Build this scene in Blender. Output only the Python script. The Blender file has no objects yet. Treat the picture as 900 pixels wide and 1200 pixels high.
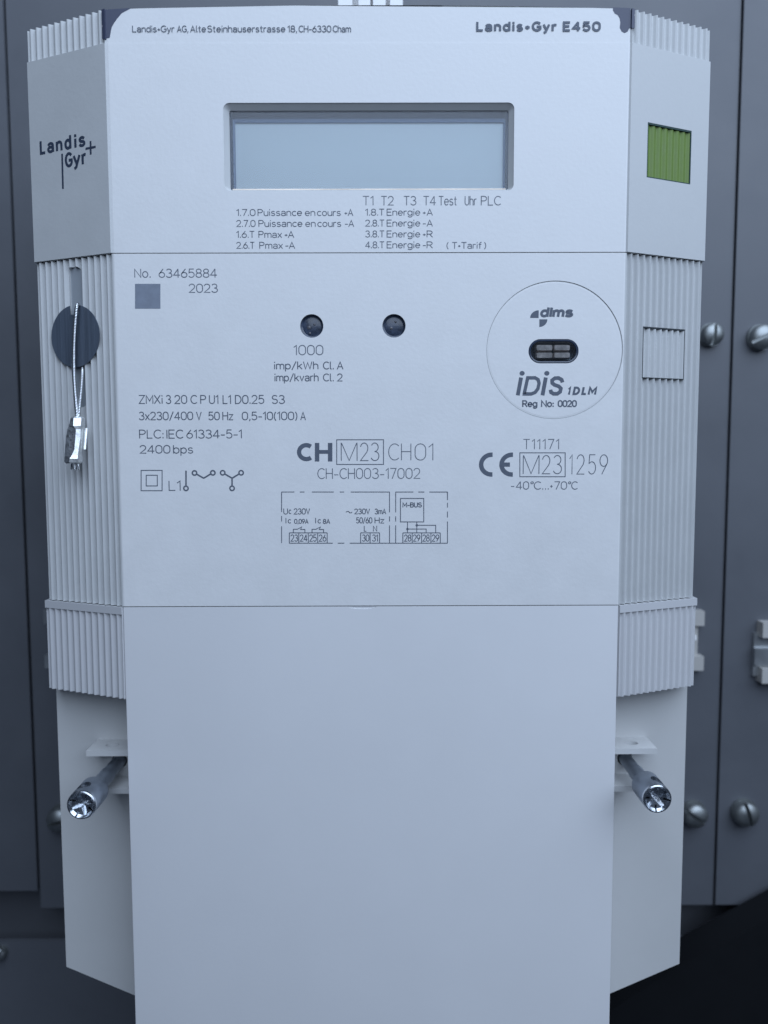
import bpy, bmesh, math, random
from mathutils import Vector, Matrix

random.seed(7)
MM = 0.001
scene = bpy.context.scene
COL = scene.collection

# ------------------------------------------------------------------ camera
FPX = 898.44                    # focal length in photo pixels (photo 900 x 1200)
PITCH, YAW, ROLL = 0.0775, 0.0033, -0.0028
CAM = Vector((2.966, -209.295, 0.0))          # millimetres, meter front plane is Y = 0
_fw = Vector((math.sin(YAW) * math.cos(PITCH), math.cos(YAW) * math.cos(PITCH), -math.sin(PITCH)))
_rt = Vector((math.cos(YAW), -math.sin(YAW), 0))
_up = _rt.cross(_fw)
_r = _rt * math.cos(ROLL) + _up * math.sin(ROLL)
_u = -_rt * math.sin(ROLL) + _up * math.cos(ROLL)
cd = bpy.data.cameras.new('camera')
cd.sensor_fit = 'VERTICAL'
cd.sensor_height = 36
cd.lens = FPX / 1200 * 36
cd.clip_start = 0.005
cd.clip_end = 20
cd.dof.use_dof = True
cd.dof.focus_distance = 0.211
cd.dof.aperture_fstop = 11.0
cam = bpy.data.objects.new('camera', cd)
COL.objects.link(cam)
m = Matrix((( _r.x, _u.x, -_fw.x, CAM.x * MM), (_r.y, _u.y, -_fw.y, CAM.y * MM),
            (_r.z, _u.z, -_fw.z, CAM.z * MM), (0, 0, 0, 1)))
cam.matrix_world = m
scene.camera = cam

# ------------------------------------------------------------------ light
world = bpy.data.worlds.new('World')
scene.world = world
world.use_nodes = True
bg = world.node_tree.nodes['Background']
bg.inputs[0].default_value = (0.46, 0.64, 1.0, 1)
bg.inputs[1].default_value = 0.055


def area(name, loc, target, size, power, color):
    l = bpy.data.lights.new(name, 'AREA')
    l.shape = 'RECTANGLE'
    l.size, l.size_y = size
    l.energy = power
    l.color = color
    o = bpy.data.objects.new(name, l)
    COL.objects.link(o)
    o.location = loc
    d = Vector(target) - Vector(loc)
    o.rotation_euler = d.to_track_quat('-Z', 'Y').to_euler()
    return o


area('daylight_lamp', (0.23, -0.45, 0.58), (0, 0, 0.24), (1.2, 0.95), 11.5, (0.65, 0.785, 1.0))

scene.view_settings.view_transform = 'Standard'
scene.view_settings.look = 'None'
scene.view_settings.exposure = 0
scene.view_settings.gamma = 1
scene.view_settings.use_curve_mapping = False
scene.render.engine = 'CYCLES'
scene.cycles.max_bounces = 10
scene.cycles.transparent_max_bounces = 8


# ------------------------------------------------------------------ materials
def mat(name, color, rough=0.5, metal=0.0, bump=0.0, bscale=400.0, specks=0.0, mottle=0.0, coat=0.0, spec=0.5,
        mscale=45.0, stretch=None):
    m = bpy.data.materials.new(name)
    m.use_nodes = True
    nt = m.node_tree
    b = nt.nodes['Principled BSDF']
    b.inputs['Base Color'].default_value = (*color, 1)
    b.inputs['Roughness'].default_value = rough
    b.inputs['Metallic'].default_value = metal
    b.inputs['Coat Weight'].default_value = coat
    b.inputs['Specular IOR Level'].default_value = spec
    tc = nt.nodes.new('ShaderNodeTexCoord')
    src = tc.outputs['Object']
    if stretch:
        mp = nt.nodes.new('ShaderNodeMapping')
        mp.inputs['Scale'].default_value = stretch
        nt.links.new(src, mp.inputs['Vector'])
        src = mp.outputs['Vector']
    last = None
    if mottle > 0:
        n = nt.nodes.new('ShaderNodeTexNoise')
        n.inputs['Scale'].default_value = mscale
        n.inputs['Detail'].default_value = 6
        n.inputs['Roughness'].default_value = 0.65
        nt.links.new(src, n.inputs['Vector'])
        r = nt.nodes.new('ShaderNodeMapRange')
        r.inputs['From Min'].default_value = 0.3
        r.inputs['From Max'].default_value = 0.7
        r.inputs['To Min'].default_value = 1 - mottle
        r.inputs['To Max'].default_value = 1 + mottle
        nt.links.new(n.outputs['Fac'], r.inputs['Value'])
        hs = nt.nodes.new('ShaderNodeHueSaturation')
        hs.inputs['Color'].default_value = (*color, 1)
        nt.links.new(r.outputs['Result'], hs.inputs['Value'])
        last = hs.outputs['Color']
        rr = nt.nodes.new('ShaderNodeMapRange')
        rr.inputs['From Min'].default_value = 0.3
        rr.inputs['From Max'].default_value = 0.7
        rr.inputs['To Min'].default_value = max(0.02, rough - 0.08)
        rr.inputs['To Max'].default_value = min(1, rough + 0.08)
        nt.links.new(n.outputs['Fac'], rr.inputs['Value'])
        nt.links.new(rr.outputs['Result'], b.inputs['Roughness'])
    if specks > 0:
        v = nt.nodes.new('ShaderNodeTexVoronoi')
        v.inputs['Scale'].default_value = 70
        nt.links.new(tc.outputs['Object'], v.inputs['Vector'])
        lt = nt.nodes.new('ShaderNodeMath')
        lt.operation = 'LESS_THAN'
        nt.links.new(v.outputs['Distance'], lt.inputs[0])
        sep = nt.nodes.new('ShaderNodeSeparateColor')
        nt.links.new(v.outputs['Color'], sep.inputs['Color'])
        gr = nt.nodes.new('ShaderNodeMapRange')     # only some cells carry a speck
        gr.inputs['From Min'].default_value = 1 - specks
        gr.inputs['From Max'].default_value = 1.0
        gr.inputs['To Min'].default_value = 0.0
        gr.inputs['To Max'].default_value = 0.044
        nt.links.new(sep.outputs[0], gr.inputs['Value'])
        nt.links.new(gr.outputs['Result'], lt.inputs[1])
        mx = nt.nodes.new('ShaderNodeMix')
        mx.data_type = 'RGBA'
        mf = nt.nodes.new('ShaderNodeMath')
        mf.operation = 'MULTIPLY'
        mf.inputs[1].default_value = 0.5
        nt.links.new(lt.outputs[0], mf.inputs[0])
        nt.links.new(mf.outputs[0], mx.inputs['Factor'])
        if last:
            nt.links.new(last, mx.inputs['A'])
        else:
            mx.inputs['A'].default_value = (*color, 1)
        mx.inputs['B'].default_value = (0.12, 0.12, 0.13, 1)
        last = mx.outputs['Result']
    if last:
        nt.links.new(last, b.inputs['Base Color'])
    if bump > 0:
        n2 = nt.nodes.new('ShaderNodeTexNoise')
        n2.inputs['Scale'].default_value = bscale
        n2.inputs['Detail'].default_value = 4
        nt.links.new(src, n2.inputs['Vector'])
        bp = nt.nodes.new('ShaderNodeBump')
        bp.inputs['Strength'].default_value = bump
        bp.inputs['Distance'].default_value = 0.0002
        nt.links.new(n2.outputs['Fac'], bp.inputs['Height'])
        nt.links.new(bp.outputs['Normal'], b.inputs['Normal'])
    return m


M = {}
M['plastic'] = mat('grey_white_housing_plastic', (0.57, 0.58, 0.58), 0.5, bump=0.16, bscale=900, specks=0.10, mottle=0.025, mscale=90)
M['face'] = mat('white_front_overlay', (0.80, 0.80, 0.80), 0.46, bump=0.18, bscale=900, specks=0.14, mottle=0.026, mscale=100)
M['cover'] = mat('white_cover_plastic', (0.79, 0.79, 0.80), 0.42, bump=0.06, bscale=700, specks=0.09, mottle=0.022, mscale=14)
M['wing'] = mat('wing_plastic', (0.60, 0.60, 0.61), 0.45, bump=0.05, bscale=700, specks=0.05, mottle=0.012)
M['base'] = mat('white_base_plastic', (0.62, 0.62, 0.61), 0.5, bump=0.05, bscale=600, specks=0.06, mottle=0.015)
M['inside'] = mat('dark_inner_plastic', (0.05, 0.055, 0.07), 0.5)
M['slotgrey'] = mat('grey_inner_plastic', (0.36, 0.39, 0.42), 0.5)
M['ink'] = mat('grey_laser_print', (0.105, 0.125, 0.165), 0.6, mottle=0.12, mscale=900)
M['ink_fine'] = mat('fine_grey_laser_print', (0.15, 0.17, 0.21), 0.6, mottle=0.15, mscale=900)
M['ink_dark'] = mat('dark_print', (0.035, 0.05, 0.085), 0.5)
M['patch'] = mat('grey_print_patch', (0.22, 0.25, 0.31), 0.6, mottle=0.1, mscale=500)
M['inlay'] = mat('dark_corner_plastic', (0.055, 0.065, 0.11), 0.4)
M['disc'] = mat('dark_blue_grey_disc', (0.092, 0.115, 0.152), 0.42, mottle=0.22, mscale=500, stretch=(1, 1, 0.06))
M['green'] = mat('green_button_plastic', (0.15, 0.235, 0.050), 0.6, mottle=0.05, mscale=250, bump=0.1)
M['gap'] = mat('dark_gap', (0.02, 0.028, 0.035), 0.7)
M['gapgreen'] = mat('dark_green_gap', (0.02, 0.055, 0.05), 0.7)
M['lcdwall'] = mat('display_recess_plastic', (0.055, 0.075, 0.13), 0.4)
M['lcdframe'] = mat('display_polariser_edge', (0.20, 0.25, 0.38), 0.35)
M['lcd'] = mat('liquid_crystal_panel', (0.86, 0.88, 0.87), 0.42, mottle=0.03, mscale=22)
M['glint'] = mat('painted_edge_highlight', (0.92, 0.80, 0.68), 0.2, mottle=0.3, mscale=60)  # pale warm colour of a painted highlight
M['lens'] = mat('dark_led_lens', (0.035, 0.05, 0.085), 0.3, mottle=0.55, mscale=650, coat=0.25)
M['diode'] = mat('clear_diode_resin', (0.11, 0.11, 0.125), 0.3, mottle=0.6, mscale=700, coat=0.3)
M['amber'] = mat('optical_diode_resin', (0.58, 0.47, 0.42), 0.35, mottle=0.5, mscale=420, coat=0.4)
M['oring'] = mat('optical_port_tint', (0.035, 0.05, 0.085), 0.18, coat=0.4)
M['zinc'] = mat('zinc_plated_steel', (0.62, 0.65, 0.69), 0.26, 1.0, mottle=0.15, mscale=600, bump=0.9, bscale=420)
M['zincdull'] = mat('dull_zinc_shaft', (0.36, 0.40, 0.46), 0.42, 0.85, mottle=0.12, mscale=300)
M['steel'] = mat('steel_wire', (0.70, 0.72, 0.74), 0.25, 1.0)
M['crimp'] = mat('aluminium_crimp', (0.88, 0.89, 0.88), 0.34, 0.8, mottle=0.12, mscale=700, bump=0.5, bscale=500)
M['crimpdark'] = mat('shaded_crimp_face', (0.42, 0.44, 0.46), 0.4, 0.7, mottle=0.5, mscale=700, bump=0.8, bscale=600)  # crimp metal darkened to carry the shade of its left-turned face
M['panel'] = mat('grey_cabinet_paint', (0.112, 0.120, 0.137), 0.48, bump=0.10, bscale=500, mottle=0.05, mscale=30, spec=0.6)
M['boltmetal'] = mat('grey_screw_metal', (0.34, 0.36, 0.36), 0.45, 0.9, mottle=0.1, mscale=200)
M['hanger'] = mat('bright_white_hanger_plastic', (0.86, 0.86, 0.86), 0.4, mottle=0.02)
M['clip'] = mat('white_clip_plastic', (0.50, 0.485, 0.46), 0.4, mottle=0.03)
M['clipmetal'] = mat('galvanised_clip_plate', (0.52, 0.54, 0.55), 0.35, 0.8, mottle=0.1, mscale=120)
M['black'] = mat('black_shade_fill', (0.008, 0.009, 0.011), 0.75, mottle=0.1, spec=0.15)  # near-black fill of the block that stands for shadow
M['void'] = mat('dark_cabinet_back', (0.03, 0.034, 0.042), 0.7, mottle=0.1)


def glass_mat():
    m = bpy.data.materials.new('clear_window_glass')
    m.use_nodes = True
    nt = m.node_tree
    nt.nodes.remove(nt.nodes['Principled BSDF'])
    out = nt.nodes['Material Output']
    t = nt.nodes.new('ShaderNodeBsdfTransparent')
    t.inputs[0].default_value = (0.93, 0.965, 0.985, 1)
    g = nt.nodes.new('ShaderNodeBsdfGlossy')
    g.inputs['Roughness'].default_value = 0.16
    f = nt.nodes.new('ShaderNodeFresnel')
    f.inputs[0].default_value = 1.45
    mx = nt.nodes.new('ShaderNodeMixShader')
    nt.links.new(f.outputs[0], mx.inputs[0])
    nt.links.new(t.outputs[0], mx.inputs[1])
    nt.links.new(g.outputs[0], mx.inputs[2])
    nt.links.new(mx.outputs[0], out.inputs['Surface'])
    return m


M['glass'] = glass_mat()


# ------------------------------------------------------------------ mesh helpers (all in millimetres)
def link(name, me, material, parent=None, smooth=None):
    o = bpy.data.objects.new(name, me)
    COL.objects.link(o)
    if material:
        me.materials.clear()
        me.materials.append(M[material])
    if smooth:
        for p in me.polygons:
            p.use_smooth = True
        me.set_sharp_from_angle(angle=math.radians(smooth))
    if parent:
        o.parent = parent
    return o


def from_bm(bm, name):
    bmesh.ops.recalc_face_normals(bm, faces=bm.faces)
    bmesh.ops.scale(bm, vec=(MM, MM, MM), verts=bm.verts)
    me = bpy.data.meshes.new(name)
    bm.to_mesh(me)
    bm.free()
    return me


def extrude_z(bm, prof, z0, z1):
    """closed solid from a plan profile [(x, y)], z0/z1 numbers or functions of (x, y)"""
    f0 = z0 if callable(z0) else (lambda x, y: z0)
    f1 = z1 if callable(z1) else (lambda x, y: z1)
    a = [bm.verts.new((x, y, f0(x, y))) for x, y in prof]
    b = [bm.verts.new((x, y, f1(x, y))) for x, y in prof]
    n = len(prof)
    for i in range(n):
        j = (i + 1) % n
        bm.faces.new((a[i], a[j], b[j], b[i]))
    bm.faces.new(a[::-1])
    bm.faces.new(b)


def extrude_y(bm, loop, y0, y1):
    """closed solid from a front loop [(x, z)]"""
    a = [bm.verts.new((x, y0, z)) for x, z in loop]
    b = [bm.verts.new((x, y1, z)) for x, z in loop]
    n = len(loop)
    for i in range(n):
        j = (i + 1) % n
        bm.faces.new((a[i], a[j], b[j], b[i]))
    bm.faces.new(a[::-1])
    bm.faces.new(b)


def frame_extrude(bm, loop, fr, h0, h1):
    """closed solid from loop [(a, b)] in frame fr = (origin, ex, ez, normal), between heights h0 and h1"""
    o, ex, ez, n = fr
    A = [bm.verts.new(o + ex * p + ez * q + n * h0) for p, q in loop]
    B = [bm.verts.new(o + ex * p + ez * q + n * h1) for p, q in loop]
    k = len(loop)
    for i in range(k):
        j = (i + 1) % k
        bm.faces.new((A[i], A[j], B[j], B[i]))
    bm.faces.new(A[::-1])
    bm.faces.new(B)


def box(bm, x0, x1, y0, y1, z0, z1):
    extrude_y(bm, [(x0, z0), (x1, z0), (x1, z1), (x0, z1)], y0, y1)


def bevel_all(bm, w, seg=2, angle=30):
    es = [e for e in bm.edges if len(e.link_faces) == 2 and e.calc_face_angle(0) > math.radians(angle)]
    bmesh.ops.recalc_face_normals(bm, faces=bm.faces)
    bmesh.ops.bevel(bm, geom=es, offset=w, segments=seg, affect='EDGES', profile=0.5)


def circle(cx, cz, r, n=48, rz=None):
    rz = r if rz is None else rz
    return [(cx + r * math.cos(2 * math.pi * i / n), cz + rz * math.sin(2 * math.pi * i / n)) for i in range(n)]


def rrect(x0, x1, z0, z1, r, n=6):
    pts = []
    for cx, cz, a in ((x1 - r, z1 - r, 0), (x0 + r, z1 - r, 90), (x0 + r, z0 + r, 180), (x1 - r, z0 + r, 270)):
        for i in range(n + 1):
            t = math.radians(a + 90 * i / n)
            pts.append((cx + r * math.cos(t), cz + r * math.sin(t)))
    return pts


def boolean(o, cutters):
    """cut solids (bmeshes in mm) out of object o and keep the result as its own mesh"""
    tmp = []
    for bm in cutters:
        c = link('cutter', from_bm(bm, 'cutter'), None)
        bpy.context.view_layer.update()
        c.matrix_world = o.matrix_world.copy()
        tmp.append(c)
        md = o.modifiers.new('cut', 'BOOLEAN')
        md.operation = 'DIFFERENCE'
        md.solver = 'EXACT'
        md.object = c
    bpy.context.view_layer.update()
    dg = bpy.context.evaluated_depsgraph_get()
    me = bpy.data.meshes.new_from_object(o.evaluated_get(dg))
    o.modifiers.clear()
    old = o.data
    o.data = me
    bpy.data.meshes.remove(old)
    for c in tmp:
        d = c.data
        bpy.data.objects.remove(c)
        bpy.data.meshes.remove(d)


def newbm():
    return bmesh.new()


def tube(bm, path, rad, n=8, caps=True):
    """round tube along a path of Vectors; rad is a number or list"""
    k = len(path)
    rings = []
    prev = None
    for i, p in enumerate(path):
        t = (path[min(i + 1, k - 1)] - path[max(i - 1, 0)]).normalized()
        if prev is None:
            a = t.orthogonal().normalized()
        else:
            a = (prev - t * prev.dot(t)).normalized()
        prev = a
        b = t.cross(a)
        r = rad[i] if isinstance(rad, (list, tuple)) else rad
        rings.append([bm.verts.new(p + (a * math.cos(2 * math.pi * j / n) + b * math.sin(2 * math.pi * j / n)) * r) for j in range(n)])
    for i in range(k - 1):
        for j in range(n):
            bm.faces.new((rings[i][j], rings[i][(j + 1) % n], rings[i + 1][(j + 1) % n], rings[i + 1][j]))
    if caps:
        bm.faces.new(rings[0][::-1])
        bm.faces.new(rings[-1])


def lathe_y(bm, prof, cx, cz, n=40):
    """surface of revolution about an axis along Y; prof = [(y, r)] from front to back"""
    rings = []
    for y, r in prof:
        if r <= 1e-6:
            rings.append([bm.verts.new((cx, y, cz))])
        else:
            rings.append([bm.verts.new((cx + r * math.cos(2 * math.pi * j / n), y, cz + r * math.sin(2 * math.pi * j / n))) for j in range(n)])
    for a, b in zip(rings, rings[1:]):
        for j in range(n):
            q = (j + 1) % n
            if len(a) == 1 and len(b) == 1:
                continue
            if len(a) == 1:
                bm.faces.new((a[0], b[q], b[j]))
            elif len(b) == 1:
                bm.faces.new((a[j], a[q], b[0]))
            else:
                bm.faces.new((a[j], a[q], b[q], b[j]))


def thing(name, label, cat, loc=(0, 0, 0), group=None):
    o = bpy.data.objects.new(name, None)
    o.empty_display_size = 0.01
    COL.objects.link(o)
    o.location = loc
    o['label'] = label
    o['category'] = cat
    if group:
        o['group'] = group
    return o


def structure(o):
    o['kind'] = 'structure'
    return o


# rays of the measured view, used to lay measured marks out on the real planes of the meter
def _ray(u, v):
    return _fw + _r * ((u - 450) / FPX) + _u * ((600 - v) / FPX)


def atY(u, v, Y=0.0):
    d = _ray(u, v)
    return CAM + d * ((Y - CAM.y) / d.y)


# ------------------------------------------------------------------ meter dimensions (mm)
W, W2, DL = 68.5, 93.6, 10.1       # half width of front, half width at the facet's outer edge, facet depth
Z_TOP, Z_RB, Z_S1, Z_S2, Z_WB = 115.2, 106.7, 53.1, -42.3, -68.4
BACK = 60.0
FL = math.hypot(W2 - W, DL)
CA, SA = (W2 - W) / FL, DL / FL


def facet_frame(s, off=0.0):
    """origin at the front edge of the facet, a axis runs to the viewer's right, z up"""
    n = Vector((s * SA, -CA, 0))
    ex = Vector((CA, s * SA, 0))
    o = Vector((s * W, 0, 0)) + n * off
    return (o, ex, Vector((0, 0, 1)), n)


def on_facet(s, u, v, off=0.0):
    """(a, z) on a facet for a measured point of the view"""
    o, ex, ez, n = facet_frame(s, off)
    d = _ray(u, v)
    t = (o - CAM).dot(n) / d.dot(n)
    P = CAM + d * t
    return (P - o).dot(ex), P.z


def facet_profile(s, off, ribs=0, amp=0.0, t0=0.0, t1=1.0, ext=0.0):
    """points from the front edge outwards, (x, y)"""
    n = (s * SA, -CA)
    pts = []
    L = FL + ext
    if ribs == 0:
        ts = [0.012, 1.0]
        hs = [0.0, 0.0]
    else:
        ts, hs = [0.012], [0.0]
        a0, a1 = 0.035, 0.985
        for k in range(ribs):
            for j in range(10):
                q = (k + j / 10) / ribs
                ts.append(a0 + (a1 - a0) * q)
                c = 0.5 - 0.5 * math.cos(2 * math.pi * j / 10)
                hs.append(-amp * (1 - c ** 1.05))
        ts += [a1, 1.0]
        hs += [-amp, -amp * 0.6]
    for t, h in zip(ts, hs):
        x = s * (W + CA * L * t) + n[0] * (off + h)
        y = SA * L * t + n[1] * (off + h)
        pts.append((x, y))
    return pts


def body_profile(off, front, ribs=0, amp=0.0, ext=0.0, nfront=14, back=BACK, wback=None):
    R = facet_profile(1, off, ribs, amp, ext=ext)
    L = facet_profile(-1, off, ribs, amp, ext=ext)
    wb = wback or (abs(R[-1][0]) - 0.3)
    fx = W - 0.45
    frontpts = [(-fx + 2 * fx * i / nfront, front) for i in range(nfront + 1)]
    edge = [(W - 0.1, front + 0.06)]
    prof = [(-wb, back)] + L[::-1] + [(-edge[0][0], edge[0][1])] + frontpts + edge + R + [(wb, back)]
    return prof


# ------------------------------------------------------------------ cabinet behind (setting)
PY = 95.0


def panel(name, x0, x1, z0, z1, y0=PY, th=2.0, m='panel', bev=0.5):
    bm = newbm()
    box(bm, x0, x1, y0, y0 + th, z0, z1)
    bevel_all(bm, bev)
    return structure(link(name, from_bm(bm, name), m))


panel('back_panel', -138.5, 140.0, -187.6, 260)
panel('back_panel', -330, -139.2, -179.6, 260, y0=PY - 1)
panel('back_panel', 140.7, 330, -187.0, 260, y0=PY - 1)
panel('lower_panel', -330, 330, -420, -199.5, y0=PY - 4, bev=1.2)
panel('cabinet_back', -400, 400, -440, 300, y0=PY + 14, m='panel')

# ------------------------------------------------------------------ electricity meter
meter = thing('electricity_meter', 'white electricity meter with blank display, green button and grey printing', 'meter',
              (0, 0, 0))


def part(name, bm, m, parent=None, smooth=None):
    return link(name, from_bm(bm, name), m, parent or meter, smooth)


# inner core: the dark seen in the joints
bm = newbm()
core = [(-90.5, BACK - 2), (-90.5, 12.5), (-67.5, 2.6), (67.5, 2.6), (90.5, 12.5), (90.5, BACK - 2)]
for za, zb_ in ((Z_WB + 2, Z_TOP - 3),):
    extrude_z(bm, core, za, zb_)
core_o = part('inner_core', bm, 'inside')


def arch(x, y):
    return Z_TOP + (1.0 * (1 - (x / W) ** 2) if abs(x) < W else 0)


# upper cover
bm = newbm()
extrude_z(bm, body_profile(0.3, 0.0), Z_S1 + 0.14, Z_RB)
upper = part('upper_cover', bm, 'plastic', smooth=40)
bm = newbm()
extrude_z(bm, body_profile(0.25, 0.10, ribs=12, amp=0.85), Z_RB, arch)
top_band = part('ribbed_band', bm, 'plastic', parent=upper, smooth=50)

# display window in the upper cover
a = atY(261.5, 120.5)
b = atY(601.8, 223.4)
LX0, LX1, LZ0, LZ1 = a.x, b.x, b.z, a.z
c1 = newbm()
extrude_y(c1, rrect(LX0, LX1, LZ0, LZ1, 1.6), -3, 30)
c2 = newbm()      # pocket for the green button
ga = [on_facet(1, *p, 0.3) for p in ((759, 142.5), (810.5, 154), (809, 216), (758, 208))]
GA0, GA1 = (ga[0][0] + ga[3][0]) / 2, (ga[1][0] + ga[2][0]) / 2
GZ1, GZ0 = (ga[0][1] + ga[1][1]) / 2, (ga[2][1] + ga[3][1]) / 2
fr = facet_frame(1, 0.3)
frame_extrude(c2, [(GA0, GZ0), (GA1, GZ0), (GA1, GZ1), (GA0, GZ1)], fr, -3.0, 2)
boolean(upper, [c1, c2])
c1 = newbm()
extrude_y(c1, rrect(LX0 - .1, LX1 + .1, LZ0 - .1, LZ1 + .1, 1.6), -3, 40)
boolean(core_o, [c1])


def ring_between(bm, loops):
    """skin successive loops of equal count; loop = ([(x, z)], y)"""
    vs = [[bm.verts.new((x, y, z)) for x, z in lp] for lp, y in loops]
    for A, B in zip(vs, vs[1:]):
        n = len(A)
        for i in range(n):
            j = (i + 1) % n
            bm.faces.new((A[i], A[j], B[j], B[i]))


display = thing('display', '', '')
del display['label'], display['category']
display.parent = meter
bm = newbm()
BX, BT, BB = 1.25, 1.35, 0.75
o1 = rrect(LX0 + .004, LX1 - .004, LZ0 + .004, LZ1 - .004, 1.6)
i1 = rrect(LX0 + BX, LX1 - BX, LZ0 + BB, LZ1 - BT, 0.5)
o0 = rrect(LX0 + .12, LX1 - .12, LZ0 + .12, LZ1 - .12, 1.5)
ring_between(bm, [(o1, 0.18), (o0, 0.3), (i1, 1.5), (i1, 2.6)])
part('display_bezel', bm, 'plastic', display, smooth=40)
bm = newbm()
i2 = rrect(LX0 + BX - .03, LX1 - BX + .03, LZ0 + BB - .03, LZ1 - BT + .03, 0.5)
i3 = rrect(LX0 + BX + .5, LX1 - BX - .5, LZ0 + BB + .0, LZ1 - BT - 1.2, 0.3)
ring_between(bm, [(i2, 1.9), (i3, 3.6)])
part('recess_wall', bm, 'lcdwall', display)
bm = newbm()
i4 = rrect(LX0 + BX + .4, LX1 - BX - .4, LZ0 + BB - .3, LZ1 - BT - 1.1, 0.2)
i5 = rrect(LX0 + BX + 1.0, LX1 - BX - 1.0, LZ0 + BB - .1, LZ1 - BT - 2.0, 0.2)
ring_between(bm, [(i4, 3.62), (i5, 3.9), (i5, 5.0)])
part('display_frame', bm, 'lcdframe', display)
bm = newbm()
box(bm, LX0 + .6, LX1 - .6, 4.5, 6.0, LZ0 - .6, LZ1 - .6)
part('display_panel', bm, 'lcd', display)
bm = newbm()
extrude_y(bm, rrect(LX0 + BX + .02, LX1 - BX - .02, LZ0 + BB + .02, LZ1 - BT - .02, 0.45), 1.7, 2.1)
part('display_glass', bm, 'glass', display)


bm = newbm()
box(bm, LX0 + BX + .6, LX1 - BX - .6, 1.5, 1.68, LZ0 + BB + .03, LZ0 + BB + .33)  # bright bar painting the highlight along the lower glass edge
part('edge_highlight', bm, 'glint', display)


# dark corner inlays at the upper corners
def corner(points, y0):
    bm = newbm()
    lp = []
    for u, v in points:
        p = atY(u, v, y0)
        lp.append((p.x, p.z))
    extrude_y(bm, lp, y0, 0.6)
    return part('corner_inlay', bm, 'inlay')


corner([(123.4, 11.2), (154, 9.3), (148, 12.5), (142.5, 15.5), (137, 22), (133.5, 27), (131, 31.5), (130, 36), (128.5, 44.5), (123.9, 44.5)], 0.05)
corner([(718.5, 8.6), (739, 9.4), (739.4, 32.5), (737.5, 33), (735.5, 37), (732, 38.7), (728.5, 37), (726.3, 32.5), (727, 26), (726, 21),
        (723.8, 17.5), (720.5, 15.8), (718.3, 12)], 0.06)
for s, zb in ((-1, 107.6), (1, 110.2)):       # the dark shows round the edge too
    fr = facet_frame(s, 0.27)
    bm = newbm()
    q = [0.0, 0.95]
    lp = [(s * q[0], zb), (s * q[1], zb + .2), (s * q[1], zb + 3), (s * (q[1] - .25), zb + 3.4), (s * q[1], zb + 3.8), (s * q[1], Z_TOP - .1), (s * q[0], Z_TOP - .05)]
    frame_extrude(bm, lp, fr, -0.4, 0.12)
    part('corner_inlay', bm, 'inlay')


# ribbed little push button
def ribbed_button(name, s, a0, a1, z0, z1, off, ribs, amp, m, gapm, parent):
    o, ex, ez, n = facet_frame(s, off)
    bm = newbm()
    N = ribs * 8
    prof = []
    for i in range(N + 1):
        q = i / N
        c = 0.5 + 0.5 * math.cos(2 * math.pi * q * ribs)
        prof.append((a0 + (a1 - a0) * q, -amp * (1 - c ** 0.75)))
    prof = [(a0, -3.2)] + prof + [(a1, -3.2)]
    A = [bm.verts.new(o + ex * p + n * h + ez * z0) for p, h in prof]
    B = [bm.verts.new(o + ex * p + n * h + ez * z1) for p, h in prof]
    k = len(prof)
    for i in range(k):
        j = (i + 1) % k
        bm.faces.new((A[i], A[j], B[j], B[i]))
    bm.faces.new(A[::-1])
    bm.faces.new(B)
    return part(name, bm, m, parent, smooth=50)


bm = newbm()
frame_extrude(bm, [(GA0 - .2, GZ0 - .2), (GA1 + .2, GZ0 - .2), (GA1 + .2, GZ1 + .2), (GA0 - .2, GZ1 + .2)], facet_frame(1, 0.3), -2.4, -2.0)
part('button_pocket', bm, 'gapgreen', upper)


def gap_shade(a0, a1, z0, z1, w, wt, off, m, parent):  # dark bars around a button, painting the shade in its gap
    bm = newbm()
    fr_ = facet_frame(1, off)
    for l0, l1, b0, b1 in ((a0, a0 + w, z0, z1), (a1 - w, a1, z0, z1), (a0 + w, a1 - w, z0, z0 + w), (a0 + w, a1 - w, z1 - wt, z1)):
        frame_extrude(bm, [(l0, b0), (l1, b0), (l1, b1), (l0, b1)], fr_, -1.4, 0.0)
    return part('button_gap_shade', bm, m, parent)


gap_shade(GA0 + .02, GA1 - .02, GZ0 + .02, GZ1 - .02, .27, .45, 0.25, 'gapgreen', upper)
gb = ribbed_button('green_button', 1, GA0 + .31, GA1 - .31, GZ0 + .31, GZ1 - .49, 0.05, 7, 0.45, 'green', None, meter)
gb['label'] = 'ribbed green push button'

# ---------------- middle housing
bm = newbm()
extrude_z(bm, body_profile(0.0, 0.0, ribs=12, amp=1.1), Z_S2 + 0.12, Z_S1 - 0.08)
middle = part('middle_housing', bm, 'plastic', smooth=50)

cut = []
LED = [atY(365.3, 382.0), atY(461.7, 381.8)]
LR = 13.4 / FPX * 209.3
for p in LED:
    c = newbm()
    extrude_y(c, circle(p.x, p.z, LR), -2, 3.2)
    cut.append(c)
PC = atY(650, 410.5)
PR = 78.6 / FPX * 210.5
# shallow round recess of the optical port
c = newbm()
extrude_y(c, circle(PC.x, PC.z, PR, 96), -2, 0.30)
cut.append(c)
OA, OB = atY(619.6, 397.3), atY(678, 425.7)
c = newbm()
extrude_y(c, rrect(OA.x, OB.x, OB.z, OA.z, (OA.z - OB.z) / 2 - .01, 10), -2, 5.0)
cut.append(c)
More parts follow.
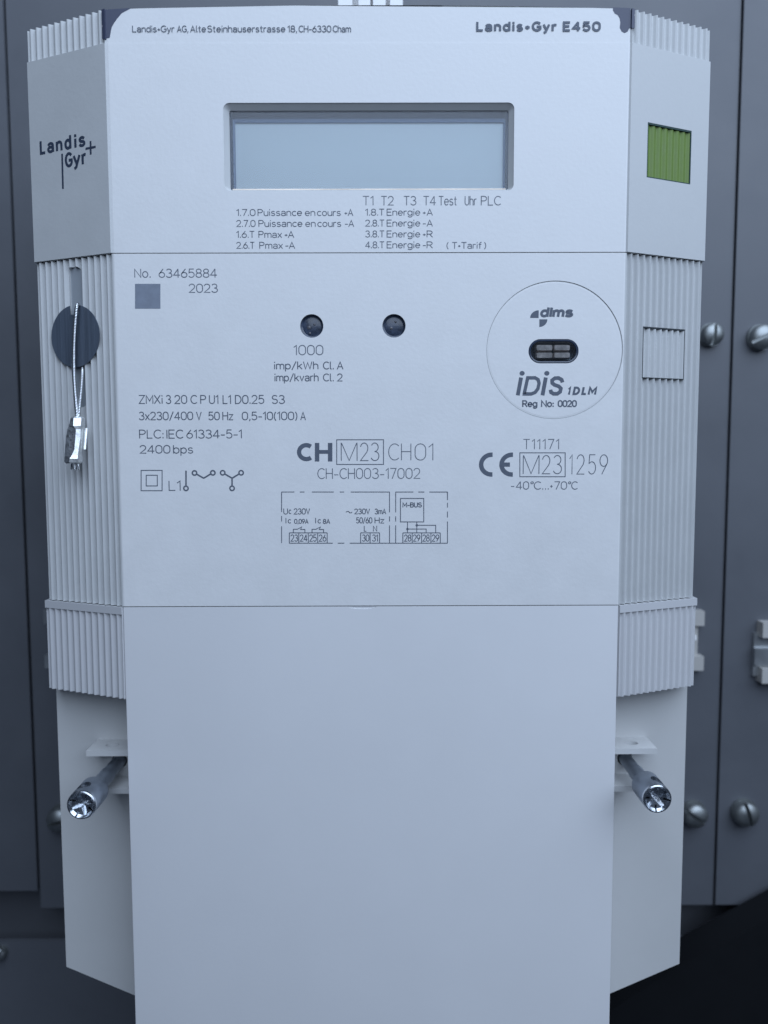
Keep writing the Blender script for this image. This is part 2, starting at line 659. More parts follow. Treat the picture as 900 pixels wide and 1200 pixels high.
# square push button pocket on the right facet
sq = [on_facet(1, *p) for p in ((753.4, 382), (803, 386.5), (801, 444.8), (752.4, 443.2))]
SA0, SA1 = (sq[0][0] + sq[3][0]) / 2, (sq[1][0] + sq[2][0]) / 2
SZ1, SZ0 = (sq[0][1] + sq[1][1]) / 2, (sq[2][1] + sq[3][1]) / 2
c = newbm()
frame_extrude(c, [(SA0, SZ0), (SA1, SZ0), (SA1, SZ1), (SA0, SZ1)], facet_frame(1), -3.5, 2)
cut.append(c)
# lock disc and its wire slot on the left facet
dl = [on_facet(-1, *p) for p in ((60.2, 394), (117.7, 394), (89, 357.8), (89, 430))]
DA, DZ = (dl[0][0] + dl[1][0]) / 2, (dl[2][1] + dl[3][1]) / 2
DRR = ((dl[1][0] - dl[0][0]) / 2 + (dl[2][1] - dl[3][1]) / 2) / 2
st = [on_facet(-1, *p) for p in ((79.3, 320), (92.2, 320), (86, 312.3))]
SL0, SL1, SLT = st[0][0], st[1][0], st[2][1]
SLB = on_facet(-1, 90, 478)[1]
c = newbm()
frame_extrude(c, rrect(SL0, SL1, SLB, SLT, 1.2, 6), facet_frame(-1), -1.9, 2)
cut.append(c)
boolean(middle, cut)
# the core must give way to the pockets
cc = []
c = newbm()
frame_extrude(c, [(SA0 - .5, SZ0 - .5), (SA1 + .5, SZ0 - .5), (SA1 + .5, SZ1 + .5), (SA0 - .5, SZ1 + .5)], facet_frame(1), -8, 2)
cc.append(c)
c = newbm()
extrude_y(c, rrect(OA.x - .5, OB.x + .5, OB.z - .5, OA.z + .5, 2, 4), -2, 8)
cc.append(c)
for p in LED:
    c = newbm()
    extrude_y(c, circle(p.x, p.z, LR + .5), -2, 8)
    cc.append(c)
boolean(core_o, cc)

# dark lining at the bottom of the pockets
bm = newbm()
frame_extrude(bm, [(SA0 + .01, SZ0 + .01), (SA1 - .01, SZ0 + .01), (SA1 - .01, SZ1 - .01), (SA0 + .01, SZ1 - .01)], facet_frame(1), -3.45, -1.3)
part('button_pocket', bm, 'gap', middle)
gap_shade(SA0 + .02, SA1 - .02, SZ0 + .02, SZ1 - .02, .21, .42, 0.0, 'gap', middle)
ob = ribbed_button('white_button', 1, SA0 + .25, SA1 - .25, SZ0 + .25, SZ1 - .46, -0.02, 7, 0.8, 'plastic', None, meter)
ob['label'] = 'blank ribbed square push button'

bm = newbm()
frame_extrude(bm, rrect(SL0 + .01, SL1 - .01, SLB + .01, SLT - .01, 1.19, 6), facet_frame(-1), -1.88, -1.15)
part('slot_floor', bm, 'slotgrey', middle)
bm = newbm()
frame_extrude(bm, circle(DA, DZ, DRR - .03, 72), facet_frame(-1), -0.02, 0.2)
bevel_all(bm, 0.08)
ld = part('lock_disc', bm, 'disc', smooth=40)
ld['label'] = 'dark blue grey round locking disc'
nb = newbm()
frame_extrude(nb, rrect(SL0 + .5, SL1 - .3, DZ + DRR - 2.6, DZ + DRR + .4, 0.5, 4), facet_frame(-1), -1.2, 1)
boolean(ld, [nb])
bm = newbm()
for k in range(15):
    q = -0.86 + 1.72 * k / 14
    h = math.sqrt(max(0, 1 - q * q)) * (DRR - .5)
    if abs(q) < 0.22 or h < 1.2:
        h *= 0.7
    x = DA - .1 + q * (DRR - .5)
    frame_extrude(bm, [(x - .12, DZ - h), (x + .12, DZ - h), (x + .12, DZ + h - .2), (x - .12, DZ + h - .2)], facet_frame(-1), 0.1, 0.22 + 0.03 * (k % 3))
part('disc_rib', bm, 'disc', ld)

# LED windows
for i, p in enumerate(LED):
    bm = newbm()
    lathe_y(bm, [(1.05, 0), (1.1, LR * .55), (1.25, LR * .8), (1.0, LR * .9), (0.95, LR - .02), (3.0, LR - .02)], p.x, p.z, 40)
    lw = part('indicator_lens', bm, 'lens', smooth=40)
    bm = newbm()
    for dx, dz, r0 in (((-.35, -.1, .62), (.3, .25, .42), (-.25, -.75, .36)) if i == 0 else ((.2, .55, .4), (-.3, -.2, .5))):
        lathe_y(bm, [(0.82, 0), (0.88, r0 * .6), (1.02, r0 * .9), (1.3, r0)], p.x + dx * LR * .75, p.z + dz * LR * .75, 7)
    part('diode_chip', bm, 'diode', lw)

# optical port
bm = newbm()
lathe_y(bm, [(0.14, 0), (0.14, PR - .6), (0.19, PR - .2), (0.26, PR - .06), (0.31, PR - .05)], PC.x, PC.z, 96)
port = part('optical_port', bm, 'plastic', smooth=25)
c = newbm()
extrude_y(c, rrect(OA.x, OB.x, OB.z, OA.z, (OA.z - OB.z) / 2 - .01, 10), -2, 5.0)
# disc is an open sheet: give it thickness first
bmx = newbm()
bmx.from_mesh(port.data)
g = bmesh.ops.extrude_face_region(bmx, geom=bmx.faces[:])
for v in [e for e in g['geom'] if isinstance(e, bmesh.types.BMVert)]:
    v.co.y = 0.00034
bmesh.ops.recalc_face_normals(bmx, faces=bmx.faces)
bmx.to_mesh(port.data)
bmx.free()
boolean(port, [c])
# oval window
hw, hh = (OB.x - OA.x) / 2, (OA.z - OB.z) / 2
ocx, ocz = (OA.x + OB.x) / 2, (OA.z + OB.z) / 2


def oval(k0, k1=None):
    k1 = k0 if k1 is None else k1
    return rrect(ocx - hw + k0, ocx + hw - k0, ocz - hh + k1, ocz + hh - k1, hh - k1 - .01, 10)


bm = newbm()
ring_between(bm, [(oval(0.01), 0.30), (oval(0.25), 0.12), (oval(0.55), 0.15), (oval(0.75), 0.6), (oval(0.9), 2.4), (oval(0.95), 4.2)])
ow = part('oval_window', bm, 'oring', port, smooth=40)
bm = newbm()
extrude_y(bm, oval(0.02), 3.9, 4.6)
part('window_floor', bm, 'lens', port)
bm = newbm()
for dx, dz, w_, h_ in ((-2.4, 1.0, 2.35, .94), (2.4, 1.0, 2.3, .9), (-2.35, -1.02, 2.35, .92), (2.4, -1.0, 2.3, .9)):
    lp = rrect(ocx + dx - w_, ocx + dx + w_, ocz + dz - h_, ocz + dz + h_, .45, 4)
    a_ = [bm.verts.new((x, 1.8, z)) for x, z in lp]
    b_ = [bm.verts.new((ocx + dx + (x - ocx - dx) * .9, 0.42, ocz + dz + (z - ocz - dz) * .74)) for x, z in lp]
    n_ = len(lp)
    for i in range(n_):
        j = (i + 1) % n_
        bm.faces.new((a_[i], a_[j], b_[j], b_[i]))
    bm.faces.new(b_)
part('diode_chip', bm, 'amber', port)
bm = newbm()
extrude_y(bm, oval(0.72), 0.22, 0.34)
part('window_glass', bm, 'glass', port)



def overlay(o, ylim):
    """the flat front carries the white overlay"""
    o.data.materials.append(M['face'])
    for f in o.data.polygons:
        if f.normal.y < -0.985 and f.center.y < ylim * MM:
            f.material_index = 1
            f.use_smooth = False


overlay(upper, 0.09)
overlay(top_band, 0.2)
overlay(middle, 0.09)
overlay(port, 0.2)

# ---------------- terminal cover
EXT = 0.9
bm = newbm()
extrude_z(bm, [(-W, 24), (-W, 0.42), (-W + .12, 0.12), (-W + .45, 0.03), (W - .45, 0.03), (W - .12, 0.12), (W, 0.42), (W, 24)], -235, Z_S2 - 0.12)
bevel_all(bm, 0.22, 2, 60)
tc = part('terminal_cover', bm, 'cover', smooth=50)
na, nb_ = atY(407, 711), atY(441, 711)
c = newbm()       # finger notch in the upper edge
nm_, nr = (na.x + nb_.x) / 2, (nb_.x - na.x) / 2
extrude_y(c, [(nm_ + nr * math.cos(math.pi * (1 + k / 16)), Z_S2 - 0.12 + 0.75 * math.sin(math.pi * (1 + k / 16))) for k in range(17)] + [(nm_ + nr, Z_S2 + 2), (nm_ - nr, Z_S2 + 2)], -1, 0.5)
boolean(tc, [c])
bm = newbm()
extrude_z(bm, body_profile(0.25, 0.8, ext=EXT), Z_S2 - 2.2, Z_S2 - 0.13)
part('wing_band', bm, 'wing', tc, smooth=40)
bm = newbm()
extrude_z(bm, body_profile(0.2, 0.8, ribs=12, amp=0.8, ext=EXT), Z_WB, Z_S2 - 2.2)
part('ribbed_wing', bm, 'wing', tc, smooth=50)

# ---------------- base behind the terminal cover
bm = newbm()
bl = [(-95.1, -158.6), (-73.0, -168.6), (73.0, -168.6), (95.1, -158.6), (95.1, Z_WB + 4), (-95.1, Z_WB + 4)]
extrude_y(bm, bl, 17.0, 62)
bevel_all(bm, 0.35)
base = part('base_plate', bm, 'base')
cutb = []
for s in (-1, 1):
    c = newbm()
    lathe_y(c, [(2, 0), (2, 2.3), (30, 2.3), (30, 0)], s * 76.7, -92.9, 24)
    cutb.append(c)
boolean(base, cutb)
for s in (-1, 1):
    for zt, xo in ((-86.3, 83.2), (-97.6, 78.6)):
        bm = newbm()
        lp = [(s * 66, 8.0), (s * xo, 8.0), (s * xo, 17.6), (s * 66, 17.6)]
        if s > 0:
            lp = lp[::-1]
        extrude_z(bm, lp, zt - 1.65, zt)
        bevel_all(bm, 0.18)
        tab = part('sealing_tab', bm, 'base')
        if xo > 80:
            c = newbm()
            ccx = s * 77.0
            lp = [(ccx + 2.0 * math.cos(t * math.pi / 12), 12.4 + 1.5 * math.sin(t * math.pi / 12)) for t in range(24)]
            extrude_z(c, lp, zt - 5, zt + 5)
            boolean(tab, [c])

# ------------------------------------------------------------------ sealing screws
def sealing_screw(label, s, yf, rot, holeang):
    x, z = s * 76.7, -92.9
    t = thing('sealing_screw', label, 'screw', (x * MM, yf * MM, z * MM), 'sealing screws of the terminal cover')
    # head
    bm = newbm()
    lathe_y(bm, [(1.15, 0), (0.95, 1.4), (0.7, 2.75), (0.2, 3.2), (0.0, 3.35), (0.05, 3.6), (0.35, 3.85), (1.0, 3.9), (9.4, 3.9), (9.9, 3.6), (10.1, 2.6), (10.1, 0)], 0, 0, 48)
    h = link('screw_head', from_bm(bm, 'screw_head'), 'zinc', t, smooth=35)
    cs = []
    for k in range(8):
        c = newbm()
        an = math.radians(rot + 45 * k)
        w_ = 0.30 if k % 2 else 0.66
        L0, L1 = (0.0, 3.1) if k % 2 == 0 else (1.8, 3.5)
        dx, dz = math.cos(an), math.sin(an)
        px, pz = -dz, dx
        tri = []
        for l_, ww, y in ((L0, w_, -1), (L1, w_ * .7, -1), (L1, w_ * .7, 1.3), (L0, w_, 3.4)):
            tri.append((l_, ww, y))
        A = [c.verts.new((dx * l_ + px * ww, y, dz * l_ + pz * ww)) for l_, ww, y in tri]
        B = [c.verts.new((dx * l_ - px * ww, y, dz * l_ - pz * ww)) for l_, ww, y in tri]
        for i in range(4):
            j = (i + 1) % 4
            c.faces.new((A[i], A[j], B[j], B[i]))
        c.faces.new(A[::-1])
        c.faces.new(B)
        cs.append(c)
    c = newbm()     # cross hole for the seal wire
    ha = math.radians(holeang)
    d = Vector((math.cos(ha), 0, math.sin(ha)))
    tube(c, [Vector((0, 4.3, 0)) - d * 0.2, Vector((0, 4.3, 0)) + d * 5], 1.95, 20)
    cs.append(c)
    boolean(h, cs)
    h.data.materials.append(M['zincdull'])
    for p in h.data.polygons:       # the turned side is duller than the face
        if p.center.y > 0.0009 and abs(p.normal.y) < 0.3 and math.hypot(p.center.x, p.center.z) > 0.0036:
            p.material_index = 1
    for p in h.data.polygons:
        p.use_smooth = True
    h.data.set_sharp_from_angle(angle=math.radians(35))
    bm = newbm()
    back = 14.0 - yf
    prof = [(9.9, 1.4), (10.05, 2.2)]
    prof += [(back - 7, 2.2), (back - 6.6, 1.95), (back + 6, 1.95), (back + 6, 0)]
    lathe_y(bm, prof, 0, 0, 28)
    link('screw_shaft', from_bm(bm, 'screw_shaft'), 'zincdull', t, smooth=35)
    return t


sealing_screw('left sealing screw protruding beside the terminal cover', -1, -13.0, 18, 104)
sealing_screw('right sealing screw protruding beside the terminal cover', 1, -10.8, 40, 66)

# ------------------------------------------------------------------ wire seal on the lock disc
seal = thing('wire_seal', 'twisted steel wire seal with crimped metal sleeve hanging over dark disc', 'seal')


def facet_pt(u, v, off):
    o, ex, ez, n = facet_frame(-1, off)
    a_, z_ = on_facet(-1, u, v, off)
    return o + ex * a_ + ez * z_


def spline(pts, n=12):
    out = []
    P = [pts[0]] + pts + [pts[-1]]
    for i in range(1, len(P) - 2):
        for k in range(n):
            t = k / n
            a_, b_, c_, d_ = P[i - 1], P[i], P[i + 1], P[i + 2]
            out.append(0.5 * ((2 * b_) + (c_ - a_) * t + (2 * a_ - 5 * b_ + 4 * c_ - d_) * t * t + (3 * b_ - a_ - 3 * c_ + d_) * t ** 3))
    out.append(pts[-1])
    return out


def twisted(path, rs, rw, pitch, name):
    bm = newbm()
    # resample
    L = [0]
    for a_, b_ in zip(path, path[1:]):
        L.append(L[-1] + (b_ - a_).length)
    step = pitch / 9
    N = int(L[-1] / step)
    res = []
    i = 0
    for k in range(N + 1):
        s_ = L[-1] * k / N
        while i < len(L) - 2 and L[i + 1] < s_:
            i += 1
        t = (s_ - L[i]) / max(1e-9, L[i + 1] - L[i])
        res.append(path[i].lerp(path[i + 1], t))
    for st_ in range(3):
        pp = []
        for k, p in enumerate(res):
            tg = (res[min(k + 1, N)] - res[max(k - 1, 0)]).normalized()
            a_ = tg.cross(Vector((0, 1, 0.1))).normalized()
            b_ = tg.cross(a_)
            an = 2 * math.pi * (k / 9 + st_ / 3)
            pp.append(p + (a_ * math.cos(an) + b_ * math.sin(an)) * rs)
        tube(bm, pp, rw, 6)
    return link(name, from_bm(bm, name), 'steel', seal, smooth=60)


w1 = spline([facet_pt(91, 364, -1.5), facet_pt(92, 357, 0.3), facet_pt(89.5, 362, 1.7), facet_pt(87.3, 385, 1.9), facet_pt(86.3, 410, 1.7),
             facet_pt(86.6, 440, 1.9), facet_pt(88.5, 468, 2.6), facet_pt(90.6, 492, 3.2)])
twisted(w1, 0.27, 0.26, 2.3, 'seal_wire')
w2 = spline([facet_pt(97, 424, -1.9), facet_pt(97, 433, -0.2), facet_pt(95.8, 446, 1.0), facet_pt(93.5, 470, 2.0), facet_pt(91.4, 492, 3.0)])
twisted(w2, 0.25, 0.24, 2.3, 'seal_wire')

# crimp sleeve: lofted sections in the facet frame, sizes in mm
cz_top, cz_bot = facet_pt(90, 488.5, 3.2).z, facet_pt(90, 543, 3.2).z
ctop, cbot = facet_pt(91.0, 488.5, 3.2), facet_pt(87.8, 543, 5.2)
o_, ex_, ez_, n_ = facet_frame(-1)
secs = [  # t, left width, right width, ridge half width, ridge shift, front depth
    (0.00, 1.3, 1.3, 0.80, 0.3, 0.9), (0.03, 1.75, 1.8, 1.0, 0.35, 1.6), (0.20, 2.1, 1.85, 0.95, 0.40, 1.9), (0.27, 2.45, 1.75, 0.62, 0.75, 1.75),
    (0.45, 2.65, 1.7, 0.62, 0.78, 1.7), (0.70, 2.75, 1.7, 0.55, 0.62, 1.7), (0.82, 2.75, 1.75, 0.75, 0.3, 1.75), (0.90, 2.75, 1.9, 1.05, 0.05, 1.9), (0.97, 2.7, 1.9, 1.15, 0.0, 1.7),
    (1.00, 2.2, 1.5, 1.0, 0.0, 1.1)]


def crimp_pt(t, a_, d_):
    c = ctop.lerp(cbot, t)
    k_ = math.radians(30)           # the sleeve hangs turned towards the front
    e2 = ex_ * math.cos(k_) + n_ * -math.sin(k_)
    n2 = n_ * math.cos(k_) + ex_ * math.sin(k_)
    return c + e2 * a_ + n2 * d_


bm = newbm()
rings = []
for t, lw_, rw_, rh, rsft, dp in secs:
    rings.append([bm.verts.new(crimp_pt(t, a_, d_)) for a_, d_ in
                  ((rsft - rh, dp), (rsft + rh, dp), (rw_, 0.5), (rw_ * .95, -0.9), (0.6, -1.6), (-1.2, -1.5), (-lw_, -0.5), (-lw_, 0.2))])
for A, B in zip(rings, rings[1:]):
    for i in range(8):
        j = (i + 1) % 8
        f = bm.faces.new((A[i], A[j], B[j], B[i]))
        if i in (7,):
            f.material_index = 1
bm.faces.new(rings[0][::-1])
bm.faces.new(rings[-1])
bevel_all(bm, 0.16, 2, 25)
me = from_bm(bm, 'crimp_sleeve')
crimp = bpy.data.objects.new('crimp_sleeve', me)
COL.objects.link(crimp)
me.materials.append(M['crimp'])
me.materials.append(M['crimpdark'])
crimp.parent = seal
bm = newbm()      # folded flange on the right
A = [crimp_pt(t, a_, d_) for t, a_, d_ in ((0.24, 1.9, -0.9), (0.24, 2.75, -0.6), (0.24, 2.75, 0.15), (0.24, 2.35, 0.2), (0.24, 1.8, -0.3))]
B = [crimp_pt(t, a_, d_) for t, a_, d_ in ((0.70, 1.9, -0.9), (0.70, 2.6, -0.6), (0.70, 2.6, 0.15), (0.70, 2.2, 0.2), (0.70, 1.8, -0.3))]
VA = [bm.verts.new(p) for p in A]
VB = [bm.verts.new(p) for p in B]
for i in range(5):
    j = (i + 1) % 5
    bm.faces.new((VA[i], VA[j], VB[j], VB[i]))
bm.faces.new(VA[::-1])
bm.faces.new(VB)
link('crimp_flange', from_bm(bm, 'crimp_flange'), 'crimp', seal)
bm = newbm()      # embossed marks on the dark face
for t, a_, L in ((0.30, -1.5, .5), (0.38, -.7, .45), (0.41, -1.9, .6), (0.50, -1.1, .6), (0.56, -.5, .35), (0.60, -1.8, .7), (0.66, -1.0, .5), (0.72, -1.6, .5)):
    d0 = 0.2 + (2.7 + a_ - 0.0) * 0.47
    c = crimp_pt(t, a_, d0)
    for q in (0, 1):
        tube(bm, [c + ez_ * (L * .5) + ex_ * (.35 * q - .2), c - ez_ * (L * .5) + ex_ * (.15 * q)], 0.16, 5)
link('embossed_mark', from_bm(bm, 'embossed_mark'), 'boltmetal', seal)
for dx, tilt in ((-.7, -.5), (-.55, .12), (.0, .25), (.35, -.25), (.7, .2), (.85, .5)):
    bm = newbm()
    p = crimp_pt(0.98, dx - .1, 0.2)
    tube(bm, [p, p - ez_ * 1.0 + ex_ * (tilt * .35), p - ez_ * 1.9 + ex_ * tilt * .6 + n_ * random.uniform(-.3, .4)], [.2, .18, .17], 6)
    link('wire_end', from_bm(bm, 'wire_end'), 'steel', seal, smooth=60)

# ------------------------------------------------------------------ slotted screws in the cabinet panels
def slotted_screw(label, u, v, r, rot, y=PY, dome=0.55, group='slotted screws in the grey cabinet panels'):
    p = atY(u, v, y - r * .8)
    t = thing('slotted_screw', label, 'screw', (p.x * MM, y * MM, p.z * MM), group)
    bm = newbm()
    prof = [(-r * 1.25, 0)]
    for k in range(1, 7):
        an = k / 6 * math.pi / 2
        prof.append((-r * (1.25 - dome) - r * dome * math.cos(an), r * math.sin(an)))
    prof += [(-r * .35, r), (-r * .3, r * .8), (0.3, r * .8), (0.3, 0)]
    lathe_y(bm, prof, 0, 0, 32)
    h = link('screw_head', from_bm(bm, 'screw_head'), 'boltmetal', t, smooth=40)
    c = newbm()
    box(c, -r * .15, r * .15, -r * 3, -r * .7, -r * 1.5, r * 1.5)
    bmesh.ops.rotate(c, verts=c.verts, cent=(0, 0, 0), matrix=Matrix.Rotation(math.radians(rot), 3, 'Y'))
    boolean(h, [c])
    for q in h.data.polygons:
        q.use_smooth = True
    h.data.set_sharp_from_angle(angle=math.radians(40))
    bm = newbm()
    lathe_y(bm, [(-r * .3, r * .7), (-r * .32, r * 1.06), (-.02, r * 1.08), (0.2, r * .7)], 0, 0, 32)
    link('washer', from_bm(bm, 'washer'), 'boltmetal', t, smooth=40)
    return t


slotted_screw('domed slotted screw right beside the ribbed meter edge, upper right', 836, 391.5, 4.3, 6)
slotted_screw('slotted screw on far right panel with tilted slot, at the frame edge', 895, 394.5, 4.8, 65, y=PY - 1)
slotted_screw('bright slotted screw close to the meter at lower right', 816, 957, 5.0, -58)
slotted_screw('dark slotted screw on far right panel, lower right', 876, 955.5, 5.1, -14, y=PY - 1)
slotted_screw('slotted screw half hidden by the left edge of the meter base', 68, 962, 5.0, 80)
slotted_screw('slotted screw in the lower panel cut off by the left frame edge', -1.5, 1119, 2.7, 40, y=PY - 4)

# ------------------------------------------------------------------ white clips behind the meter
def clip(label, name, mat_name, solids, group=None):
    t = thing(name, label, 'clip', (0, 0, 0), group)
    for nm, bx, mm_ in solids:
        bm = newbm()
        box(bm, *bx)
        bevel_all(bm, 0.5)
        link(nm, from_bm(bm, nm), mm_, t)
    return t


def pxbox(u0, u1, v0, v1, y0, y1):
    a_ = atY(u0, v0, y0)
    b_ = atY(u1, v1, y0)
    return (a_.x, b_.x, y0, y1, b_.z, a_.z)


clip('white plastic clip peeking out behind the right ribbed wing', 'mounting_clip', 'clip', [
    ('jaw', pxbox(790, 825.5, 716.5, 733.5, 91, PY), 'clip'), ('jaw', pxbox(790, 824.5, 769.5, 786, 91, PY), 'clip'),
    ('spine', pxbox(795, 817, 733.5, 769.5, 92.5, PY), 'clip'), ('pin', pxbox(800, 816.5, 745, 750.5, 91, 92.7), 'hanger')])
clip('pale metal clip at the far right frame edge', 'mounting_clip', 'clip', [
    ('jaw', pxbox(894.5, 940, 730, 747.5, 89, PY - 1), 'clip'), ('jaw', pxbox(893.5, 940, 784, 801, 89, PY - 1), 'clip'),
    ('plate', pxbox(884, 940, 742, 792, 92.2, PY - 1), 'clipmetal'), ('bar', pxbox(885, 940, 760, 779, 90.6, 92.4), 'clipmetal')])
clip('pale clip barely visible behind the left ribbed wing', 'mounting_clip', 'clip', [
    ('jaw', pxbox(50.5, 90, 714, 731, 86, PY), 'clipmetal'), ('jaw', pxbox(52, 90, 768, 783, 86, PY), 'clipmetal'),
    ('spine', pxbox(60, 90, 731, 768, 88, PY), 'clipmetal')])
clip('bright white plastic hanger above the top edge of the meter', 'mounting_hanger', 'hanger', [
    ('web', pxbox(398, 472, -40, 30, 62, 70), 'hanger'), ('rib', pxbox(396, 413, -40, 30, 56, 62.2), 'hanger'),
    ('rib', pxbox(420, 434, -40, 30, 56, 62.2), 'hanger'), ('rib', pxbox(437, 452, -40, 30, 56, 62.2), 'hanger'), ('rib', pxbox(457, 471, -40, 30, 56, 62.2), 'hanger'),
    ('arm', pxbox(425, 445, -40, 10, 70, PY), 'hanger')])

# black block added to stand for the shadow at the lower right
shade_block = thing('added_shade_block', 'black block standing in for the shadow in the lower right corner behind the meter', 'shade block')
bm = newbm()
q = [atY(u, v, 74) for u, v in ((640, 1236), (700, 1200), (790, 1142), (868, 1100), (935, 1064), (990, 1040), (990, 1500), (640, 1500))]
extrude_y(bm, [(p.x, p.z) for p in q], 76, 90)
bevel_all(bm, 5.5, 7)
link('shade_block_body', from_bm(bm, 'shade_block_body'), 'black', shade_block, smooth=40)

# ------------------------------------------------------------------ print: a single-stroke engraving alphabet
def A(cx, cy, rx, ry, a0, a1, n=None):
    n = n or max(4, int(abs(a1 - a0) / 18))
    return [(cx + rx * math.cos(math.radians(a0 + (a1 - a0) * i / n)), cy + ry * math.sin(math.radians(a0 + (a1 - a0) * i / n))) for i in range(n + 1)]


def O(cx, cy, rx, ry):
    return A(cx, cy, rx, ry, 90, 450, 24)


def stad(w, h, y0=0.0):
    """upright rounded letter O"""
    r = min(w / 2, h * .38)
    return A(w / 2, y0 + h - r * 1.15, w / 2, r * 1.15, 0, 180) + A(w / 2, y0 + r * 1.15, w / 2, r * 1.15, 180, 360) + [(w, y0 + h - r * 1.15)]


